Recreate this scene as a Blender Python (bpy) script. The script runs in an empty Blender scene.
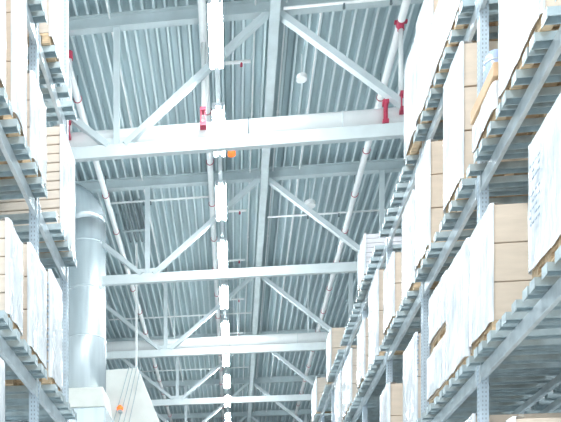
import bpy, bmesh, math, random
from mathutils import Vector, Matrix, noise
random.seed(7)
S = bpy.context.scene
COL = S.collection
CAM_H = 1.6
F = 800.0                       # focal length in pixels of the 561 px wide frame
VX, VY = 235.0, 640.0           # where the aisle direction vanishes
CX = 137.0
YAW = math.atan((CX - VX) / F)
CO, SI = math.cos(YAW), math.sin(YAW)

def y_at(u, X):                 # world Y of image column u on the plane x = X
    d = F * X / (CO * (u - VX))
    return (d - X * SI) / CO
def z_at(u, v, X):              # height above the camera of image point (u, v) on the plane x = X
    return (VY - v) / (u - VX) * X / CO

# ------------------------------------------------------------------ materials
def mat(name, base, rough=0.5, metal=0.0, var=0.0, scale=4.0, stretch=(1, 1, 1), bump=0.0, coat=0.0, emit=None, var_col=None, bscale=None):
    m = bpy.data.materials.new(name); m.use_nodes = True
    nt = m.node_tree; b = nt.nodes['Principled BSDF']
    b.inputs['Base Color'].default_value = (*base, 1)
    b.inputs['Roughness'].default_value = rough
    b.inputs['Metallic'].default_value = metal
    b.inputs['Coat Weight'].default_value = coat
    if emit:
        b.inputs['Emission Color'].default_value = (*emit[0], 1)
        b.inputs['Emission Strength'].default_value = emit[1]
    tc = nt.nodes.new('ShaderNodeTexCoord'); mp = nt.nodes.new('ShaderNodeMapping')
    mp.inputs['Scale'].default_value = stretch
    nt.links.new(tc.outputs['Object'], mp.inputs['Vector'])
    n = nt.nodes.new('ShaderNodeTexNoise'); n.inputs['Scale'].default_value = scale
    n.inputs['Detail'].default_value = 5
    nt.links.new(mp.outputs['Vector'], n.inputs['Vector'])
    r = nt.nodes.new('ShaderNodeValToRGB')
    lo = var_col if var_col else tuple(c * (1 - var) for c in base)
    hi = base if var_col else tuple(min(1, c * (1 + var)) for c in base)
    r.color_ramp.elements[0].color = (*lo, 1); r.color_ramp.elements[0].position = 0.32
    r.color_ramp.elements[1].color = (*hi, 1); r.color_ramp.elements[1].position = 0.62
    nt.links.new(n.outputs['Fac'], r.inputs['Fac'])
    nt.links.new(r.outputs['Color'], b.inputs['Base Color'])
    if bump:
        n2 = nt.nodes.new('ShaderNodeTexNoise'); n2.inputs['Scale'].default_value = bscale or scale * 2
        n2.inputs['Detail'].default_value = 4
        nt.links.new(mp.outputs['Vector'], n2.inputs['Vector'])
        bp = nt.nodes.new('ShaderNodeBump'); bp.inputs['Strength'].default_value = bump
        bp.inputs['Distance'].default_value = 0.03
        nt.links.new(n2.outputs['Fac'], bp.inputs['Height'])
        nt.links.new(bp.outputs['Normal'], b.inputs['Normal'])
    return m

M = dict(
    deck=mat('galvanised_deck_shaded_recess', (0.47, 0.58, 0.61), 0.34, 0.45, 0.10, 1.2, (3, .25, 3)),
    crest_lit=mat('galvanised_deck_lit_crest', (0.72, 0.81, 0.83), 0.34, 0.25, 0.10, 1.2, (3, .25, 3)),
    truss=mat('white_steel_paint', (0.70, 0.76, 0.77), 0.42, 0.1, 0.05, 2),
    chord=mat('grey_steel_paint', (0.52, 0.60, 0.62), 0.45, 0.2, 0.06, 2),
    brace=mat('pale_grey_steel_paint', (0.63, 0.70, 0.72), 0.42, 0.2, 0.06, 2),
    rack=mat('galvanised_rack_steel', (0.63, 0.69, 0.72), 0.36, 0.4, 0.12, 5, (1, 1, 1), 0.05),
    post=mat('pale_blue_rack_post_steel', (0.58, 0.68, 0.76), 0.38, 0.3, 0.10, 5),
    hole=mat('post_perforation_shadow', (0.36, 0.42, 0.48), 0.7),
    bar=mat('galvanised_crossbar_steel', (0.50, 0.59, 0.62), 0.36, 0.4, 0.14, 6),
    tray=mat('cable_tray_steel', (0.58, 0.66, 0.68), 0.4, 0.3, 0.06, 3),
    pipe=mat('white_pipe_paint', (0.88, 0.90, 0.90), 0.35, 0.0, 0.03, 3),
    red=mat('red_coupling_paint', (0.48, 0.05, 0.10), 0.4, 0.0, 0.1, 8),
    dark=mat('dark_bracket_steel', (0.20, 0.25, 0.27), 0.5, 0.4, 0.1, 4),
    duct=mat('galvanised_duct', (0.82, 0.90, 0.94), 0.25, 0.55, 0.07, 1.5, (4, 4, .35), 0.05),
    cream=mat('cream_duct_paint', (0.88, 0.89, 0.83), 0.5, 0.0, 0.04, 3),
    unit=mat('white_cabinet_paint', (0.93, 0.93, 0.88), 0.45, 0.0, 0.05, 2),
    orange=mat('orange_beacon_plastic', (0.9, 0.16, 0.03), 0.35, 0, 0.05, 4, emit=((1, .2, .03), .6)),
    tube=mat('lit_tube_glass', (1, 1, 1), 0.3, emit=((0.93, 0.98, 1.0), 70.0)),
    lamp=mat('white_lamp_housing', (0.6, 0.64, 0.67), 0.4, 0, 0.03, 3),
    wood=mat('pallet_wood', (0.64, 0.47, 0.30), 0.7, 0, 0.22, 5, (1, 6, 6), 0.2),
    card=mat('brown_cardboard', (0.69, 0.575, 0.465), 0.65, 0, 0.05, 2.5, (1, 1, 5), 0.08),
    card2=mat('pale_cardboard', (0.71, 0.615, 0.525), 0.6, 0, 0.05, 2.5, (1, 1, 9), 0.08),
    card3=mat('white_carton_board', (0.80, 0.78, 0.81), 0.55, 0, 0.04, 2.5, (1, 1, 7), 0.08),
    tan=mat('tan_cardboard_lid', (0.66, 0.46, 0.29), 0.65, 0, 0.06, 3, (1, 1, 4), 0.08),
    film=mat('white_stretch_film', (0.86, 0.885, 0.90), 0.26, 0, 0, 3.0, (2.2, 2.2, .7), 0.55, 0.4, var_col=(0.58, 0.625, 0.67), bscale=5),
    tape=mat('clear_tape', (0.83, 0.76, 0.66), 0.2, 0, 0.04, 4),
    ink=mat('blue_grey_ink', (0.40, 0.47, 0.56), 0.6, 0, 0.1, 9),
    drum=mat('pale_blue_plastic', (0.40, 0.50, 0.76), 0.25, 0, 0.04, 4, coat=.4),
    floor=mat('pale_concrete', (0.82, 0.84, 0.85), 0.45, 0, 0.07, 0.8, bump=0.05),
    wall=mat('white_wall_panel', (0.78, 0.81, 0.82), 0.5, 0, 0.04, 0.6, (1, 1, .2)),
)

# ------------------------------------------------------------------ mesh helper
class MB:
    def __init__(s): s.v = []; s.f = []
    def add(s, vs, fs):
        o = len(s.v); s.v += [tuple(v) for v in vs]; s.f += [[i + o for i in f] for f in fs]; return s
    def box(s, a, b):
        x0, y0, z0 = a; x1, y1, z1 = b
        return s.add([(x0,y0,z0),(x1,y0,z0),(x1,y1,z0),(x0,y1,z0),(x0,y0,z1),(x1,y0,z1),(x1,y1,z1),(x0,y1,z1)],
                     [(0,3,2,1),(4,5,6,7),(0,1,5,4),(1,2,6,5),(2,3,7,6),(3,0,4,7)])
    def prism(s, prof, p, q, side, up):      # closed 2D profile (side, up) swept from p to q
        p, q = Vector(p), Vector(q); n = len(prof)
        vs = [p + side*a + up*b for a, b in prof] + [q + side*a + up*b for a, b in prof]
        fs = [(i, (i+1) % n, n+(i+1) % n, n+i) for i in range(n)]
        fs += [tuple(range(n-1, -1, -1)), tuple(range(n, 2*n))]
        return s.add(vs, fs)
    def bar(s, p, q, w, h, up=(0, 0, 1)):
        p, q = Vector(p), Vector(q); d = (q-p).normalized(); up = Vector(up)
        side = d.cross(up).normalized(); u2 = side.cross(d).normalized()
        return s.prism([(-w/2,-h/2),(w/2,-h/2),(w/2,h/2),(-w/2,h/2)], p, q, side, u2)
    def ibeam(s, p, q, w, h, t=0.025):
        p, q = Vector(p), Vector(q); d = (q-p).normalized()
        side = d.cross(Vector((0,0,1))).normalized(); up = side.cross(d).normalized()
        W, H = w/2, h/2; k = t*.6
        pr = [(-W,-H),(W,-H),(W,-H+t),(k,-H+t),(k,H-t),(W,H-t),(W,H),(-W,H),(-W,H-t),(-k,H-t),(-k,-H+t),(-W,-H+t)]
        n = 12
        vs = [p+side*a+up*b for a,b in pr] + [q+side*a+up*b for a,b in pr]
        fs = [(i,(i+1)%n,n+(i+1)%n,n+i) for i in range(n)]
        for o, fl in ((0, True), (n, False)):
            for f in ((0,1,2,3,10,11),(3,4,9,10),(4,5,6,7,8,9)):
                f = tuple(i+o for i in f); fs.append(f[::-1] if fl else f)
        return s.add(vs, fs)
    def tube(s, pts, r, n=12, cap=True):
        pts = [Vector(p) for p in pts]; rs = r if isinstance(r, (list, tuple)) else [r]*len(pts)
        vs = []; fs = []; ref = None
        for i, p in enumerate(pts):
            d = ((pts[min(i+1, len(pts)-1)] - pts[max(i-1, 0)])).normalized()
            if ref is None:
                ref = Vector((0,0,1)) if abs(d.z) < .9 else Vector((0,1,0))
            a = (ref - d*ref.dot(d)).normalized(); ref = a; b = d.cross(a)
            vs += [p + (a*math.cos(2*math.pi*k/n) + b*math.sin(2*math.pi*k/n))*rs[i] for k in range(n)]
        for i in range(len(pts)-1):
            for k in range(n):
                fs.append((i*n+k, i*n+(k+1)%n, (i+1)*n+(k+1)%n, (i+1)*n+k))
        if cap:
            fs.append(tuple(range(n-1,-1,-1))); fs.append(tuple((len(pts)-1)*n+k for k in range(n)))
        return s.add(vs, fs)
    def build(s, name, m, parent=None, smooth=False, bevel=0.0, loc=None, extra=None):
        nf = len(s.f)
        if extra: s.add(extra[0].v, extra[0].f)
        me = bpy.data.meshes.new(name); me.from_pydata(s.v, [], s.f)
        bm = bmesh.new(); bm.from_mesh(me)
        bmesh.ops.recalc_face_normals(bm, faces=bm.faces)
        if bevel:
            bmesh.ops.bevel(bm, geom=list(bm.edges), offset=bevel, segments=2, affect='EDGES', profile=.5)
        if smooth:
            for f in bm.faces: f.smooth = len(f.verts) == 4
        bm.to_mesh(me); bm.free()
        me.materials.append(m)
        if extra:
            me.materials.append(extra[1])
            for p in me.polygons[nf:]: p.material_index = 1
        o = bpy.data.objects.new(name, me); COL.objects.link(o)
        if parent: o.parent = parent
        if loc: o.location = loc
        return o

def thing(name, label, cat, loc=(0,0,0), group=None):
    o = bpy.data.objects.new(name, None); COL.objects.link(o); o.empty_display_size = .2
    o.location = loc; o['label'] = label; o['category'] = cat
    if group: o['group'] = group
    return o
def tag(o, label, cat, group=None):
    o['label'] = label; o['category'] = cat
    if group: o['group'] = group
    return o
def copy_tree(o, parent=None):
    c = o.copy(); COL.objects.link(c)
    if parent: c.parent = parent
    for ch in list(o.children): copy_tree(ch, c)
    return c
def H(z): return z + CAM_H       # heights measured from the camera -> world

ORD = ['nearest', 'second nearest', 'third nearest', 'fourth nearest', 'fifth nearest', 'sixth nearest', 'seventh nearest', 'eighth nearest', 'ninth nearest', 'tenth nearest', 'eleventh nearest', 'twelfth nearest']

# ------------------------------------------------------------------ setting
DECK = H(13.30)
fl = MB().box((-22, -6, -.2), (22, 62, 0)).build('floor', M['floor']); fl['kind'] = 'structure'
wb = MB().box((-22, 62, -.2), (22, 62.3, DECK+.3)).build('wall_back', M['wall']); wb['kind'] = 'structure'
for nm, x0, x1 in (('wall_left_blocker', -13.3, -13.0), ('wall_right_blocker', 13.0, 13.3)):  # unseen side walls, added to block sky light from the sides
    wl = MB().box((x0, -6, -.2), (x1, 62, DECK+.3)).build(nm, M['wall']); wl['kind'] = 'structure'
def deck():
    pitch, dep = 0.235, 0.12
    prof = []; x = -13.0
    while x < 12.8:
        prof += [(x, 0), (x+.048, 0), (x+.085, dep), (x+.198, dep)]; x += pitch
    n = len(prof); y0, y1 = -6.0, 62.0; vs = []; fs = []  # unseen near roof carried back past the viewer to shut out sky light
    for y in (y0, y1): vs += [(a, y, DECK+b) for a, b in prof]
    for i in range(n-1): fs.append((i, i+1, n+i+1, n+i))
    mb = MB().add(vs, fs)
    mb.box((-13.3, y0, DECK+dep+.01), (13.3, y1, DECK+dep+.12))
    o = mb.build('ceiling', M['deck']); o.data.materials.append(M['crest_lit'])
    for p in o.data.polygons:          # one metal: light on crests and shade in recesses are painted into the colours
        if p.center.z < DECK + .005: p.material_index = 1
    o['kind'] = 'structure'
deck()

# ------------------------------------------------------------------ roof trusses
TY = [16.86 + 6.03*k for k in range(6)]
def truss(k, y):
    t = thing('roof_truss', 'white triangulated steel roof truss spanning the aisle, %s of the six' % ORD[k], 'truss', (0, y, H(10.27)), 'steel roof trusses')
    X0, X1 = -12.3, 10.6
    zb, zt = .13, 2.89
    MB().bar((X0,0,zb), (X1,0,zb), .13, .26).build('bottom_chord', M['truss'], t, bevel=.012)
    MB().ibeam((X0,0,zt), (X1,0,zt), .17, .28).build('top_chord', M['chord'], t)
    for xb in (-9.05, -2.50, 4.05):
        MB().bar((xb,0,zb+.12), (xb,0,zt-.13), .13, .10, (0,1,0)).build('vertical', M['brace'], t)
        for xt in (xb-3.27, xb+3.27):
            if X0 <= xt <= X1:
                MB().bar((xb+(.18 if xt > xb else -.18),0,zb+.12), (xt+(-.1 if xt > xb else .1),0,zt-.12), .12, .15, (0,1,0)).build('diagonal', M['brace' if k else 'brace'], t)
        MB().box((xb-.3,-.012,.2),(xb+.3,.012,.42)).build('gusset_plate', M['truss'], t)
for k, y in enumerate(TY): truss(k, y)

tag(MB().box((.71, 9.2, H(12.78)), (.91, 55, H(12.86))).box((.71, 9.2, H(12.86)), (.735, 55, H(13.0))).box((.885, 9.2, H(12.86)), (.91, 55, H(13.0))).build('cable_tray', M['tray']),
    'pale grey cable tray running along under the roof right of the lamps', 'cable tray')

# ------------------------------------------------------------------ sprinkler pipes
PZ = H(12.72)
def coupling(x, y, z, par, r=.085, L=.05, ax='y'):
    d = {'y': (0, L, 0), 'z': (0, 0, L), 'x': (L, 0, 0)}[ax]
    c = Vector((x, y, z)); d = Vector(d)
    mb = MB().tube([c-d, c+d], r, 12)
    return mb
def ring_clip(t, y):
    mb = MB(); n = 14
    pts = [(.095*math.cos(a), y, .095*math.sin(a)) for a in [math.pi*2*i/n for i in range(n+1)]]
    mb.tube(pts, .009, 6, False)
    mb.build('pipe_ring', M['red'], t)
    MB().box((-.008, y-.012, .08), (.008, y+.012, .55)).build('hanger_rod', M['dark'], t)
RY = TY[0] + .2
for nm, X, lab in (('l', -3.67, 'white sprinkler pipe with red rings running along the left side of the aisle roof'),
                   ('c', -.66, 'white sprinkler pipe running close beside the row of lamps'),
                   ('r', 3.39, 'white sprinkler pipe with red rings running above the right rack')):
    t = thing('sprinkler_pipe', lab, 'pipe', (X, 0, PZ), 'roof sprinkler pipes')
    MB().tube([(0, 9.5, 0), (0, 52, 0)], .08, 14).build('pipe', M['pipe'], t, True)
    y = 14.4 if nm == 'l' else 15.2
    while y < 50:
        if abs(y-RY) > .7: ring_clip(t, y)
        y += 2.05
    rx = 0 if nm != 'l' else .12
    MB().tube([(rx, RY-.05, -.0), (rx, RY-.05, -1.71)], .05, 12).build('riser', M['pipe'], t, True)
    mb = coupling(0, RY-.05, 0, t, .085, .09); mb.tube([(rx, RY-.05, .0), (rx, RY-.05, -.16)], .07, 12)
    mb.box((-.13, RY-.08, -.02), (.13, RY-.02, .03))
    if nm != 'c': mb.build('red_coupling', M['red'], t)
    mb = MB().box((rx-.055, RY-.34, -1.95), (rx-.03, RY-.31, -1.62)).box((rx+.03, RY-.34, -1.95), (rx+.055, RY-.31, -1.62))
    mb.box((rx-.065, RY-.36, -1.68), (rx+.065, RY-.2, -1.61)).box((rx-.065, RY-.36, -2.0), (rx+.065, RY-.2, -1.92))
    mb.build('red_strap', M['red'], t)
    if nm == 'c':
        for k, yy in enumerate((17.75, 20.7, 23.9, 27.0, 30.1, 33.4)):
            b = MB().tube([(0, yy, 0), (1.0, yy, 0)], .035, 8).build('branch_stub', M['pipe'], t, True)
            MB().tube([(.8, yy, .03), (.8, yy, -.1)], [.02, .03], 8).build('sprinkler_head', M['red'], b)
def main_pipe(y, x0, x1, lab, elbow=False):
    t = thing('sprinkler_main', lab, 'pipe', (0, y, H(10.8)))
    pts = [(x0, 0, 0), (x1, 0, 0)]
    MB().tube(pts, .2, 20).build('pipe', M['pipe'], t, True)
    for x in (x0+1.0, -5.2, -.2, 2.2, x1-1.2):
        mb = MB().tube([(x, -.0, 0), (x+.02, 0, 0)], .212, 20)
        mb.build('joint_band', M['truss'], t)
    if y < 20:
        mb = MB().tube([(3.06, -.24, .22), (3.06, -.24, -.2)], .045, 8).box((3.0,-.28,.16),(3.12,-.16,.24)).box((3.0,-.28,-.24),(3.12,-.16,-.16))
        mb.build('red_strap', M['red'], t)
        mb = MB()
        pts = [(.28, -.225*math.cos(a), .225*math.sin(a)) for a in [i*math.pi*2/16 for i in range(17)]]
        mb.tube(pts, .012, 6, False); mb.build('dark_clip', M['dark'], t)
    else:
        for x in (-2.2, .1, 2.6): MB().box((x-.02,-.02,.18),(x+.02,.02,2.4)).build('hanger_rod', M['truss'], t)
main_pipe(TY[0]+.24, -7.5, 6.5, 'thick white horizontal pipe lying along the nearest roof truss')
main_pipe(TY[2]+.28, -7.5, 6.5, 'thick white horizontal pipe lying along the third roof truss')
for x0, x1, y, lab in ((.98, 5, 16.1, 'thin white branch pipe crossing the roof in front of the nearest truss'),
                       (.98, 5, 16.5, 'second thin white branch pipe crossing the roof just behind the first'),
                       (-3.65, -.75, 23.25, 'thin white branch pipe left of the lamps just behind the second truss'),
                       (.98, 5, 24.6, 'thin white branch pipe right of the lamps behind the second truss'),
                       (-5, .64, 31.7, 'thin white branch pipe crossing the roof behind the third truss'),
                       (-5, .64, 38.0, 'thin white branch pipe crossing the roof behind the fourth truss')):
    t = thing('branch_pipe', lab, 'pipe', (0, y, PZ+.118), 'thin branch pipes')
    MB().tube([(x0, 0, 0), (x1, 0, 0)], .028, 8).build('pipe', M['pipe'], t, True)
    for x in (x0+1.2, x1-1.9):
        MB().tube([(x, 0, .02), (x, 0, -.12)], [.018, .03], 8).build('sprinkler_head', M['dark'], t)
for X, lab in ((-2.65, 'thin white conduit along the roof ribs left of the lamps'), (1.06, 'thin grey conduit along the roof beside the cable tray'),
               (1.80, 'thin white conduit along the roof ribs right of the cable tray'), (.42, 'thin white conduit between the lamps and the cable tray')):
    t = thing('conduit', lab, 'conduit', (X, 0, DECK-.06), 'roof conduits')
    mb = MB().tube([(0, 9.4, 0), (0, 50, 0)], .02, 8)
    for i in range(12): mb.tube([(0, 11+3.1*i, 0), (0, 11.08+3.1*i, 0)], .032, 8)
    mb.build('conduit_run', M['pipe'], t)

# dark bundle of cables left, beside the duct
t = thing('cable_bundle', 'bundle of dark grey cables under the roof right of the round duct', 'cables', (0, 0, DECK-.09))
for i in range(4):
    MB().tube([(-3.42+.19*i, 23.9, 0), (-3.42+.19*i, 26.3, 0)], .045, 8).build('cable', M['dark'], t)
MB().box((-3.6, 25.5, -.07), (-2.65, 25.56, -.03)).build('bracket', M['chord'], t)

t = thing('orange_beacon', 'small orange beacon hanging just behind the nearest truss beside the lamps', 'beacon', (-.07, TY[0]+.35, H(10.36)))
MB().tube([(0,0,0),(0,0,.06),(0,0,.08)], [.085,.085,.06], 14).build('lens', M['orange'], t)
MB().tube([(0,0,.08),(0,0,.236)], .02, 8).build('stem', M['truss'], t)
t = thing('ceiling_horn', 'small round white alarm horn under the roof before the nearest truss', 'alarm', (1.5, TY[0]+1.6, DECK-.6))
MB().tube([(0,0,0),(0,0,.09),(0,0,.14)], [.12,.12,.05], 14).build('horn_body', M['pipe'], t)
MB().tube([(0,0,.14),(0,0,.58)], .015, 8).build('stem', M['truss'], t)
t = thing('ceiling_horn', 'small round white alarm horn under the roof behind the second truss', 'alarm', (2.15, TY[1]+.7, DECK-.75))
MB().tube([(0,0,0),(0,0,.12),(0,0,.2)], [.16,.16,.06], 14).build('horn_body', M['pipe'], t)
MB().tube([(0,0,.2),(0,0,.73)], .015, 8).build('stem', M['truss'], t)

# ------------------------------------------------------------------ lamps
LX, LZ = -.36, H(11.45)
tag(MB().box((LX-.05, 9.4, LZ+.13), (LX+.05, 52, LZ+.2)).build('lamp_rail', M['brace']), 'pale grey mounting rail carrying the row of lamps', 'rail')
for i in range(12):
    yy = 12.4 + i*8
    if yy > 50: break
    tag(MB().box((LX-.01, yy, LZ+.2), (LX+.01, yy+.03, DECK)).build('rail_hanger', M['brace']), 'thin hanger rod holding the lamp rail, %s along the row' % ORD[i], 'hanger rod', 'lamp rail hangers')
def lamp(y, lab):
    t = thing('ceiling_light', lab, 'lamp', (LX, y, LZ), 'twin tube lamps along the aisle')
    MB().box((-.13, 0, .07), (.13, 1.72, .13)).box((-.035, .02, .03), (.035, 1.70, .07)).build('housing', M['lamp'], t)
    for x in (-.088, .088):
        MB().tube([(x, .03, .025), (x, 1.69, .025)], .043, 10).build('tube', M['tube'], t, True)
        for yy in (.0, 1.69):
            MB().box((x-.04, yy, -.02), (x+.04, yy+.03, .08)).build('end_cap', M['lamp'], t)
    return t
LY0 = 14.28
for k in range(-1, 11):
    y = (14.25 + 2.9*k)/CO + .04
    lab = ('bright twin tube lamp under the roof, %s in the row' % ORD[k]) if k >= 0 else 'bright twin tube lamp overhead, just nearer than the frame shows'
    if k == -1: continue
    lamp(y, lab)
ad = bpy.data.lights.new('aisle_lamp', 'AREA'); ad.shape = 'RECTANGLE'; ad.size = .4; ad.size_y = 1.7; ad.energy = 170; ad.color = (.95, .985, 1)
for y in (-1.0, 2.0, 5.0, 8.0, 11.0):          # the same row of lamps continues overhead towards the viewer
    o = bpy.data.objects.new('aisle_lamp', ad); COL.objects.link(o); o.location = (LX, y, LZ)

# ------------------------------------------------------------------ round duct
DX = -4.33; DY = (23.45 - DX*SI)/CO; DR = .585
t = thing('ventilation_duct', 'large round galvanised ventilation duct standing behind the left rack end', 'duct', (DX, DY, 0))
zt = H(12.1)
MB().tube([(0,0,H(7.2)), (0,0,H(8.8)), (0,0,H(10.2)), (0,0,H(11.4)), (0,0,zt)], DR, 40).build('duct_pipe', M['duct'], t, True)
pts = [(-.75 + .75*math.cos(a), 0, zt + .75*math.sin(a)) for a in [math.radians(15*i) for i in range(7)]] + [(-3.5, 0, zt+.75)]
MB().tube([(0,0,zt-.01)] + pts[1:], DR, 40).build('elbow', M['duct'], t, True)
for z in (H(8.75), H(10.15), H(11.5)):
    MB().tube([(0,0,z-.025),(0,0,z+.025)], DR+.006, 40).build('seam_ring', M['duct'], t, True)
mb = MB()
a = .60; b = .68
mb.add([(-a,-a,H(7.22)),(a,-a,H(7.22)),(a,a,H(7.22)),(-a,a,H(7.22)),(-b,-b-.05,H(6.62)),(b,-b-.05,H(6.62)),(b,b,H(6.62)),(-b,b,H(6.62))],
       [(0,1,2,3),(7,6,5,4),(0,4,5,1),(1,5,6,2),(2,6,7,3),(3,7,4,0)])
mb.build('transition_hood', M['cream'], t, bevel=.03)
MB().box((-b-.02,-b-.07,H(2.5)), (b+.02,b+.02,H(6.61))).build('plenum_box', M['duct'], t, bevel=.04)

# ------------------------------------------------------------------ white air unit
UD = 26.6
def ux(u, d=UD): return (u-VX)*CO*d/F
def uz(v, d=UD): return (VY-v)*d/F
UY = (UD - ux(130)*SI)/CO
t = thing('air_unit', 'white slope-sided air unit right of the round duct, with dark cables', 'air unit', (0, UY, 0))
poly = [(ux(90), H(uz(369))), (ux(137.5), H(uz(368))), (ux(140), H(uz(373))), (ux(163), H(uz(430))), (ux(163), H(uz(470))), (ux(90), H(uz(470)))]
vs = [(x, 0, z) for x, z in poly] + [(x, 2.2, z) for x, z in poly]
n = len(poly)
MB().add(vs, [tuple(range(n)), tuple(range(2*n-1, n-1, -1))] + [(i, n+i, n+(i+1) % n, (i+1) % n) for i in range(n)]).build('cabinet', M['unit'], t, bevel=.03)
for i in range(4):
    u0, u1 = 129.5+3.9*i, 112.5+5.4*i
    MB().tube([(ux(u0), -.03, H(uz(366))), (ux((u0+u1)/2+.8), -.05, H(uz(394))), (ux(u1), -.03, H(uz(424)))], .013, 6).build('cable', M['chord'], t)
MB().tube([(ux(120.5), -.16, H(uz(411))), (ux(120.5), -.16, H(uz(408.5))), (ux(120.5), -.16, H(uz(406.5)))], [.11,.11,.05], 12).build('orange_lamp', M['orange'], t)
MB().box((ux(118.5), -.22, H(uz(413.0))), (ux(122.5), 0.02, H(uz(411)))).build('lamp_bracket', M['chord'], t)
MB().bar((ux(135.5), .3, H(uz(370))), (ux(135.5), .3, DECK), .07, .07, (0,1,0)).build('hanger', M['pipe'], t)

# ------------------------------------------------------------------ pallet racks
XR, XL = 2.75, -2.355
LEV = [0.96, 3.10, 5.244, 7.31]          # tops of the beams above the camera
BH, BT = .16, .05
DEP = 1.05
BARH, BARW, PITCH = .075, .11, .285
def crossbar_mb(mb, sgn, X, y, z):
    xa, xb = X - sgn*.145, X + sgn*(DEP+.12)
    x0, x1 = min(xa, xb), max(xa, xb)
    t_ = .008; w = BARW/2
    mb.box((x0, y-w, z+BARH-t_), (x1, y+w, z+BARH))
    mb.box((x0, y-w, z), (x1, y-w+t_, z+BARH-t_))
    mb.box((x0, y+w-t_, z), (x1, y+w, z+BARH-t_))
    xe0, xe1 = sorted((xa, xa - sgn*.006))
    mb.box((xe0, y-w-.006, z-.022), (xe1, y+w+.006, z+BARH))
    return mb
def rack(side, X, posts, ztop, label, sgn=1):
    t = thing('pallet_rack', label, 'rack', (X, posts[0], 0), 'pallet racks')
    Y0 = posts[0]
    def L(x, y, z): return (x*sgn, y-Y0, z)
    # uprights: a slotted post at the front and at the rear, zigzag braces between
    for j, y in enumerate(posts):
        near = j < 4
        for xo in (0.055, DEP-.055):
            mb = MB().prism([(-.05,-.05),(.05,-.05),(.05,.05),(.02,.05),(.02,.035),(.036,.035),(.036,-.036),(-.036,-.036),(-.036,.035),(-.02,.035),(-.02,.05),(-.05,.05)],
                            L(xo, y, 0), L(xo, y, ztop), Vector((0,1,0)), Vector((sgn,0,0)))
            hb = None
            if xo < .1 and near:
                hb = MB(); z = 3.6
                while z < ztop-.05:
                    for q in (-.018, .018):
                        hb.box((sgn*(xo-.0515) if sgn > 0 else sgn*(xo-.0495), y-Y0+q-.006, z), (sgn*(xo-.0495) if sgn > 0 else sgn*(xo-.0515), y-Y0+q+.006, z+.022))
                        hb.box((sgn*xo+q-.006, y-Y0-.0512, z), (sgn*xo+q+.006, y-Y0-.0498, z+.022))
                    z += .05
            mb.build('upright', M['post'], t, extra=(hb, M['hole']) if hb else None)
            if xo < .1:
                MB().box((sgn*xo-.08, y-Y0-.08, 0), (sgn*xo+.08, y-Y0+.08, .012)).build('foot_plate', M['post'], t)
        z = 1.1; k = 0
        while z + .8 < ztop:
            if H(1.9) < z < H(2.9): z += .82; k += 1; continue
            a, b = (.1, DEP-.1) if k % 2 == 0 else (DEP-.1, .1)
            MB().bar(L(a, y, z), L(b, y, z+.78), .03, .045, (0,1,0)).build('brace', M['rack'], t)
            z += .82; k += 1
    for i in range(len(posts)-1):
        a, b = posts[i]+.052, posts[i+1]-.052
        for zl in LEV:
            for xo in (0.03, DEP-.03):
                z0, z1 = H(zl)-(BH if xo < .1 else .09), H(zl)
                mb = MB().prism([(-.025,0),(.025,0),(.025,z1-z0),(-.025,z1-z0)], L(xo, a, z0), L(xo, b, z0), Vector((1,0,0)), Vector((0,0,1)))
                # pressed groove edges along the face
                bm_ = mb.build('beam', M['rack'], t, bevel=.006)
                for yy in (a+.0, b-.06):
                    x0, x1 = sorted((sgn*(xo-.036), sgn*(xo-.026)))
                    MB().box((x0, yy-Y0, z0-.03), (x1, yy-Y0+.06, z1+.04)).build('connector', M['rack'], bm_)
    # crossbars lying over the beams
    ys = []; y = posts[0]+.12
    while y < posts[-1]-.05:
        if all(abs(y-p) > .115 for p in posts): ys.append(y)
        y += PITCH if len(ys) % 3 else PITCH*.62
    alls = sorted([(y, z) for z in LEV for y in ys if z > 1], key=lambda q: q[0])
    far = MB(); n = 0
    for y, z in alls:
        jz = 0.0
        if n < 100:
            mb = crossbar_mb(MB(), sgn, 0, 0, 0) if False else MB()
            crossbar_mb(mb, sgn, 0, y-Y0, H(z)); mb.build('crossbar', M['bar'], t); n += 1
        else: crossbar_mb(far, sgn, 0, y-Y0, H(z))
    for y in ys: crossbar_mb(far, sgn, 0, y-Y0, H(LEV[0]))
    o = far.build('crossbars', M['bar'], t); o['kind'] = 'stuff'
    return t
pr0 = y_at(483, XR+.055)
RP = [pr0 + 2.79*k for k in range(-1, 8)]
LP = [y_at(-12, XL)-.6, y_at(34, XL-.055), y_at(64.5, XL-.055)]
rack('right', XR, RP, H(LEV[3])+.02, 'long galvanised pallet rack on the right, full of wrapped pallet loads')
rack('right', XR+2*DEP+.30, RP[:6], H(LEV[3])+.02, 'empty galvanised pallet rack standing back to back behind the right rack', -1)
rack('left', XL, LP, H(9.6), 'galvanised pallet rack on the left ending in a tall slotted post', -1)

# ------------------------------------------------------------------ pallets and wrapped loads
PH = .125
def make_pallet(w, l, label):            # w across the shelf (x), l along the aisle (y)
    t = thing('wooden_pallet', label, 'pallet', (0,0,0), 'wooden pallets on the racks')
    mb = MB(); n = 5
    bw = l/(n+.8)
    for i in range(n):
        y = -l/2 + bw/2 + i*(l-bw)/(n-1)
        mb.box((-w/2, y-bw/2, PH-.022), (w/2, y+bw/2, PH))
    for x in (-w/2+.05, 0, w/2-.05): mb.box((x-.05, -l/2, PH-.044), (x+.05, l/2, PH-.0225))
    mb.build('deck_boards', M['wood'], t)
    for x in (-w/2+.05, 0, w/2-.05):
        sk = MB().box((x-.05, -l/2, 0), (x+.05, l/2, .02)).build('skid_board', M['wood'], t)
        for y in (-l/2+.07, 0, l/2-.07): MB().box((x-.05, y-.07, .0205), (x+.05, y+.07, PH-.0445)).build('block', M['wood'], sk)
    return t

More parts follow.
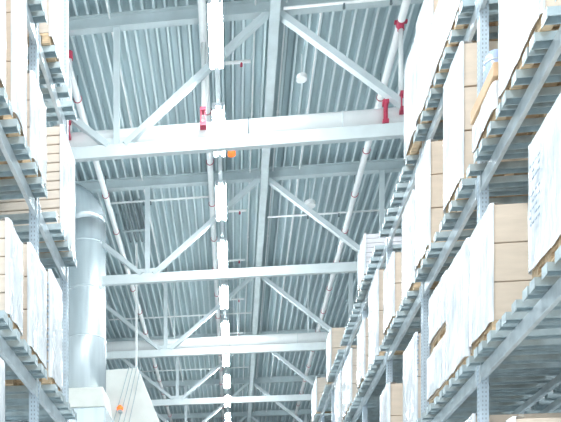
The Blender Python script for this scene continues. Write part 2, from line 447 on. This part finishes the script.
def film_mesh(w, l, h, seed, drop, full):
    # sheet over the aisle side (x = -w/2), folded round both ends and over the top
    wr = .03 if not full else w*.5
    o = .012; r = .03
    path = [(-w/2+wr*k/3, -l/2-o) for k in (3, 2, 1)] + [(-w/2+r*.2, -l/2-o), (-w/2-o, -l/2+r*.2)]
    ns = max(8, int(l/.07))
    path += [(-w/2-o, -l/2+r + (l-2*r)*k/ns) for k in range(ns+1)]
    path += [(-w/2-o, l/2-r*.2), (-w/2+r*.2, l/2+o)] + [(-w/2+wr*k/3, l/2+o) for k in (1, 2, 3)]
    nz = max(6, int((h+drop)/.08))
    vs = []; m = len(path)
    rows = [(-drop + (h+drop)*k/nz, 0.0) for k in range(nz+1)] + [(h+.012, .015), (h+.014, .07), (h+.013, .14)]
    for j, (z, ins) in enumerate(rows):
        for i, (x, y) in enumerate(path):
            p = Vector((x*2+seed*3.1, y*2.2, z*1.1))
            d = noise.noise(p)*.022 + noise.noise(p*3.3)*.010
            d = max(d, -.008)
            zz = z
            if j == 0: zz = z + noise.noise(Vector((y*5, seed*2.0, .3)))*.035
            on_side = 5 <= i <= m-6
            px = x - (d if on_side else 0) ; py = y
            if not on_side and abs(y) > l/2: py = y + math.copysign(abs(d)*.5, y)
            if ins:
                px = max(px, -w/2) + ins if on_side else px + min(ins, .05)
                py = max(-l/2+ins*.15, min(l/2-ins*.15, py))
                zz = z + abs(d)*.5
            vs.append((px, py, zz))
    fs = []
    for j in range(len(rows)-1):
        for i in range(m-1):
            fs.append((j*m+i, j*m+i+1, (j+1)*m+i+1, (j+1)*m+i))
    return MB().add(vs, fs)

def ink_marks(side_quads):
    mb = MB()
    return mb

def make_load(side, look, where, u_far, u_near, base, top, n, cm='card', w=1.08, seed=0, drop=.05, marks=None, X=None, pallet=True, lid=False, full=False, plab=None, gap=.006):
    sgn = 1 if side == 'right' else -1
    XB = X if X else (2.62 if sgn > 0 else -2.25)
    y1, y0 = y_at(u_far, XB), y_at(u_near, XB)
    l = y1-y0; h = top-base
    cx = XB + sgn*w/2; cy = (y0+y1)/2
    if pallet:
        pl = make_pallet(w-.04, l-.02, plab or ('wooden pallet under the load ' + where))
        pl.location = (cx, cy, H(base)-PH)
    t = thing('wrapped_pallet_load', look + ', ' + where, 'wrapped load', (cx, cy, H(base)), 'film-wrapped carton stacks on the racks')
    rnd = random.Random(seed*13+5)
    e = .002
    lids = .16 if lid else 0
    ch = (h-lids)/n
    for i in range(n):
        j = rnd.uniform(-.006, .006)
        MB().box((-w/2+e+.004+abs(j), -l/2+.004+abs(j), i*ch+e), (w/2-.01, l/2-.004, (i+1)*ch-gap)).build('carton', M[cm], t, bevel=.008)
        if n <= 4 and cm == 'card' and ch > .25:
            z = (i+.5)*ch
            cbn = [o for o in t.children][-1]
            MB().box((-.03, -l/2+.0008, (i+1)*ch-.11), (.03, -l/2+.0035, (i+1)*ch-gap-.006)).build('tape', M['tape'], cbn)
    if lid:
        MB().box((-w/2-.02, -l/2-.02, n*ch+.016), (w/2, l/2+.02, h)).build('lid', M['tan'], t, bevel=.006)
    f = film_mesh(w, l, h-lids-(.03 if lid else 0), seed, drop, full)
    f.v = [(x*1, y, z) for x, y, z in f.v]
    ex = None
    if marks:
        mb = MB()
        face, a0, a1, z0, z1, nr, ncl = marks     # rows of short printed dashes
        for r_ in range(nr):
            for c_ in range(ncl):
                if rnd.random() < .22: continue
                fa = a0 + (a1-a0)*(c_+.1)/ncl; fb = a0 + (a1-a0)*(c_+rnd.uniform(.55, .85))/ncl
                za = z0 + (z1-z0)*(r_+.15)/nr; zb = z0 + (z1-z0)*(r_+.15+rnd.uniform(.3, .6))/nr
                if face == 'side':
                    x0, x1 = sorted((-(w/2+.045), -(w/2+.043)))
                    mb.box((x0, fa*l-l/2, za*h), (x1, fb*l-l/2, zb*h))
                else:
                    x0, x1 = sorted((-(w/2-fa*w), -(w/2-fb*w)))
                    mb.box((x0, -l/2-.026, za*h), (x1, -l/2-.024, zb*h))
        ex = (mb, M['ink'])
    fo = f.build('stretch_film', M['film'], t, True, extra=ex)
    if sgn < 0:
        # mirror the sheet to the other side of the stack
        me = fo.data
        for v in me.vertices: v.co.x = -v.co.x
        me.flip_normals()
        for c in t.children:
            if c.name.startswith('carton') or c.name.startswith('lid'):
                for v in c.data.vertices: v.co.x = -v.co.x
                c.data.flip_normals()
    return t

OFF = BARH + PH + .003
B0, A0, C0, D0 = LEV[1]+OFF, LEV[2]+OFF, LEV[3]+OFF, LEV[0]+OFF
zr = lambda u, v: z_at(u, v, 2.62)
zl = lambda u, v: z_at(u, v, -2.25)
def on(k, side, lev):
    lev = {'lowest visible': 'lower', 'bottom-edge': 'bottom'}.get(lev, lev)
    k = {'nearest': 'nearest the camera', 'farthest': 'farthest from the camera', 'farther': 'farther from the camera', 'nearer': 'nearer the camera',
         'only one': 'at the left frame edge', 'middle': 'between two others'}.get(k, k + ' from the camera')
    return '%s, %s rack %s shelf' % (k, side, lev)

# right rack, lowest visible shelf
make_load('right', 'big white-wrapped carton with printed side', on('nearest', 'right', 'lowest visible'), 529.5, 563, B0, zr(529, 147), 2, seed=1, drop=.03, marks=('side', .50, .86, .28, .80, 9, 4))
make_load('right', 'brown-ended carton stack with white-wrapped side', on('second', 'right', 'lowest visible'), 470, 490.5, B0, zr(490.5, 204), 3, seed=2, drop=.03)
make_load('right', 'white-wrapped carton stack pressed behind another', on('third', 'right', 'lowest visible'), 447, 467.3, B0, z_at(467, 239, 2.66), 3, seed=3, X=2.66, drop=.02)
b4 = z_at(446, 333, 2.66)
make_load('right', 'lower half of the doubled white stack', on('fourth', 'right', 'lowest visible'), 427.5, 446, B0, b4, 1, X=2.66, seed=4, drop=.0)
make_load('right', 'upper white load standing on another load', on('fourth', 'right', 'lowest visible'), 429.5, 446, b4+PH+.03, z_at(446, 271, 2.66), 1, X=2.66, seed=5, drop=.0, plab='wooden pallet between the two doubled loads, right rack lower shelf')
make_load('right', 'crinkled white-wrapped carton stack with text strip', on('fifth', 'right', 'lowest visible'), 403.5, 415.7, B0, z_at(415.5, 333, 2.70), 2, X=2.70, cm='card2', seed=6, marks=('end', .008, .05, .45, .97, 14, 1), drop=.05)
make_load('right', 'shorter brown-topped carton stack', on('sixth', 'right', 'lowest visible'), 380.3, 388.5, B0, zr(388, 384), 2, seed=7)
# right rack, middle shelf
make_load('right', 'very tall white film-wrapped stack', on('nearest', 'right', 'middle'), 499.5, 541, A0, 6.93, 3, seed=8, drop=.05)
lidl = make_load('right', 'low white-wrapped box with tan cardboard lid', on('second', 'right', 'middle'), 473, 494.5, A0, zr(495, 62), 1, seed=9, lid=True)
make_load('right', 'three-carton brown stack beside blue post', on('third', 'right', 'middle'), 444, 461, A0, zr(461, 42), 3, seed=10, gap=.016)
make_load('right', 'stack of brown cartons with white side', on('fourth', 'right', 'middle'), 415.7, 428.3, A0, zr(428, 141), 3, cm='card', seed=11, gap=.012)
make_load('right', 'narrow all-white wrapped stack', on('fifth', 'right', 'middle'), 402.5, 413, A0, z_at(413, 190, 2.67), 3, cm='card3', X=2.67, seed=12)
make_load('right', 'wide brown-ended tall carton stack', on('sixth', 'right', 'middle'), 384, 393, A0, zr(393, 252), 2, cm='card', seed=13)
make_load('right', 'white stack with narrow tan end', on('seventh', 'right', 'middle'), 369, 377.3, A0, z_at(377, 270, 2.67), 2, X=2.67, cm='card', seed=14)
make_load('right', 'dull brown-ended stack', on('eighth', 'right', 'middle'), 357.5, 364, A0, zr(364, 318), 3, cm='card2', seed=15)
make_load('right', 'white stack with dull brown end', on('ninth', 'right', 'middle'), 342.5, 351, A0, zr(350, 351), 3, cm='card2', seed=16)
make_load('right', 'thin white stack', on('tenth', 'right', 'middle'), 335, 340.3, A0, z_at(340, 372, 2.70), 3, X=2.70, cm='card2', seed=17)
# right rack, top shelf
make_load('right', 'tall white-wrapped stack', on('nearest', 'right', 'top'), 447.5, 462, C0, 9.1, 3, cm='card2', seed=18)
make_load('right', 'shorter white-wrapped stack', on('second', 'right', 'top'), 432, 446.5, C0, zr(440, 0), 2, cm='card2', seed=19)
make_load('right', 'tall white-wrapped stack with brown end', on('third', 'right', 'top'), 416.5, 431, C0, zr(424, 0), 3, cm='card', seed=20)
make_load('right', 'slim white-wrapped stack with peaked top', on('fourth', 'right', 'top'), 404.5, 415.5, C0, zr(415.5, 37), 3, cm='card2', seed=21)
make_load('right', 'low stack of lilac-white cartons', on('fifth', 'right', 'top'), 358, 364.7, C0, zr(364, 236), 8, cm='card3', seed=22)
make_load('right', 'tan-ended two-carton stack', on('sixth', 'right', 'top'), 326.5, 330.4, C0, zr(330, 329), 2, cm='card', seed=23)
make_load('right', 'pale brown-ended stack', on('farthest', 'right', 'top'), 312, 316.2, C0, zr(316, 378), 2, cm='card2', seed=24)
# right rack, shelf at the bottom edge of the frame
make_load('right', 'carton stack with only its top visible', on('first', 'right', 'bottom-edge'), 487, 512, D0, zr(512, 418), 2, seed=25)
make_load('right', 'white-topped load beside the post', on('second', 'right', 'bottom-edge'), 455, 472.5, D0, z_at(470, 417, 2.74), 2, X=2.74, seed=26)
# left rack, top shelf
make_load('left', 'white-wrapped stack by the slotted post', on('farther', 'left', 'top'), 62.5, 51.5, C0, 9.0, 3, cm='card2', seed=31)
make_load('left', 'white-wrapped stack mostly above the frame', on('nearer', 'left', 'top'), 45.3, 33, C0, 8.9, 3, cm='card2', seed=32)
# left rack, middle shelf
make_load('left', 'white-wrapped stack cut by the frame edge', on('nearest', 'left', 'middle'), 5, -10, A0, 6.95, 3, seed=33)
make_load('left', 'tall white stack with narrow brown end', on('second', 'left', 'middle'), 26, 14, A0, 6.95, 3, seed=34)
make_load('left', 'shorter rounded white-wrapped stack', on('third', 'left', 'middle'), 45.5, 32.5, A0, zl(33, 73), 3, cm='card2', seed=35)
make_load('left', 'tall stack of thin pale cartons', on('farthest', 'left', 'middle'), 74.5, 62.3, A0, zl(62, 124), 11, cm='card2', seed=36, drop=.09, gap=.01)
# left rack, lowest visible shelf
make_load('left', 'white-wrapped stack cut by the frame edge', on('nearest', 'left', 'lowest visible'), 22, 8.5, B0, zl(8.5, 219), 5, cm='card2', seed=37)
make_load('left', 'crinkled white-wrapped stack', on('middle', 'left', 'lowest visible'), 46, 30, B0, zl(29, 241), 3, cm='card2', seed=38)
make_load('left', 'white-wrapped stack with text strip', on('farthest', 'left', 'lowest visible'), 61.5, 51, B0, zl(51, 270), 3, cm='card2', seed=39, marks=('end', .015, .06, .08, .95, 16, 1))
make_load('left', 'white-wrapped stack at bottom corner', on('only one', 'left', 'bottom-edge'), 4, -12, D0, zl(4, 364), 2, seed=40)

# bluish drum on the lidded box
lx, ly = 2.775, y_at(494, 2.775)
t = thing('plastic_drum', 'pale blue round plastic drum standing on the tan-lidded box', 'drum', (lx, ly, H(zr(495, 62))))
MB().tube([(0,0,0),(0,0,.02),(0,0,.38),(0,0,.45),(0,0,.485)], [.10,.11,.11,.085,.03], 20).build('drum_body', M['drum'], t, True)
MB().tube([(0,0,.33),(0,0,.345)], .113, 20).build('hoop', M['chord'], t, True)

# ------------------------------------------------------------------ light
w = bpy.data.worlds.new('World'); S.world = w; w.use_nodes = True
bg = w.node_tree.nodes['Background']; bg.inputs['Color'].default_value = (.90, .965, 1.0, 1); bg.inputs['Strength'].default_value = 1.15

S.view_settings.view_transform = 'Standard'
S.view_settings.look = 'None'
S.view_settings.exposure = 0.84
S.cycles.max_bounces = 8
S.cycles.diffuse_bounces = 5

# ------------------------------------------------------------------ camera
cd = bpy.data.cameras.new('camera'); cam = bpy.data.objects.new('camera', cd); COL.objects.link(cam)
cam.location = (0, 0, CAM_H); cam.rotation_euler = (math.pi/2, 0, -YAW)
cd.sensor_fit = 'HORIZONTAL'; cd.sensor_width = 36; cd.lens = F/561*36
cd.shift_x = -(CX-280.5)/561; cd.shift_y = (VY-211)/561
cd.clip_end = 300
S.camera = cam
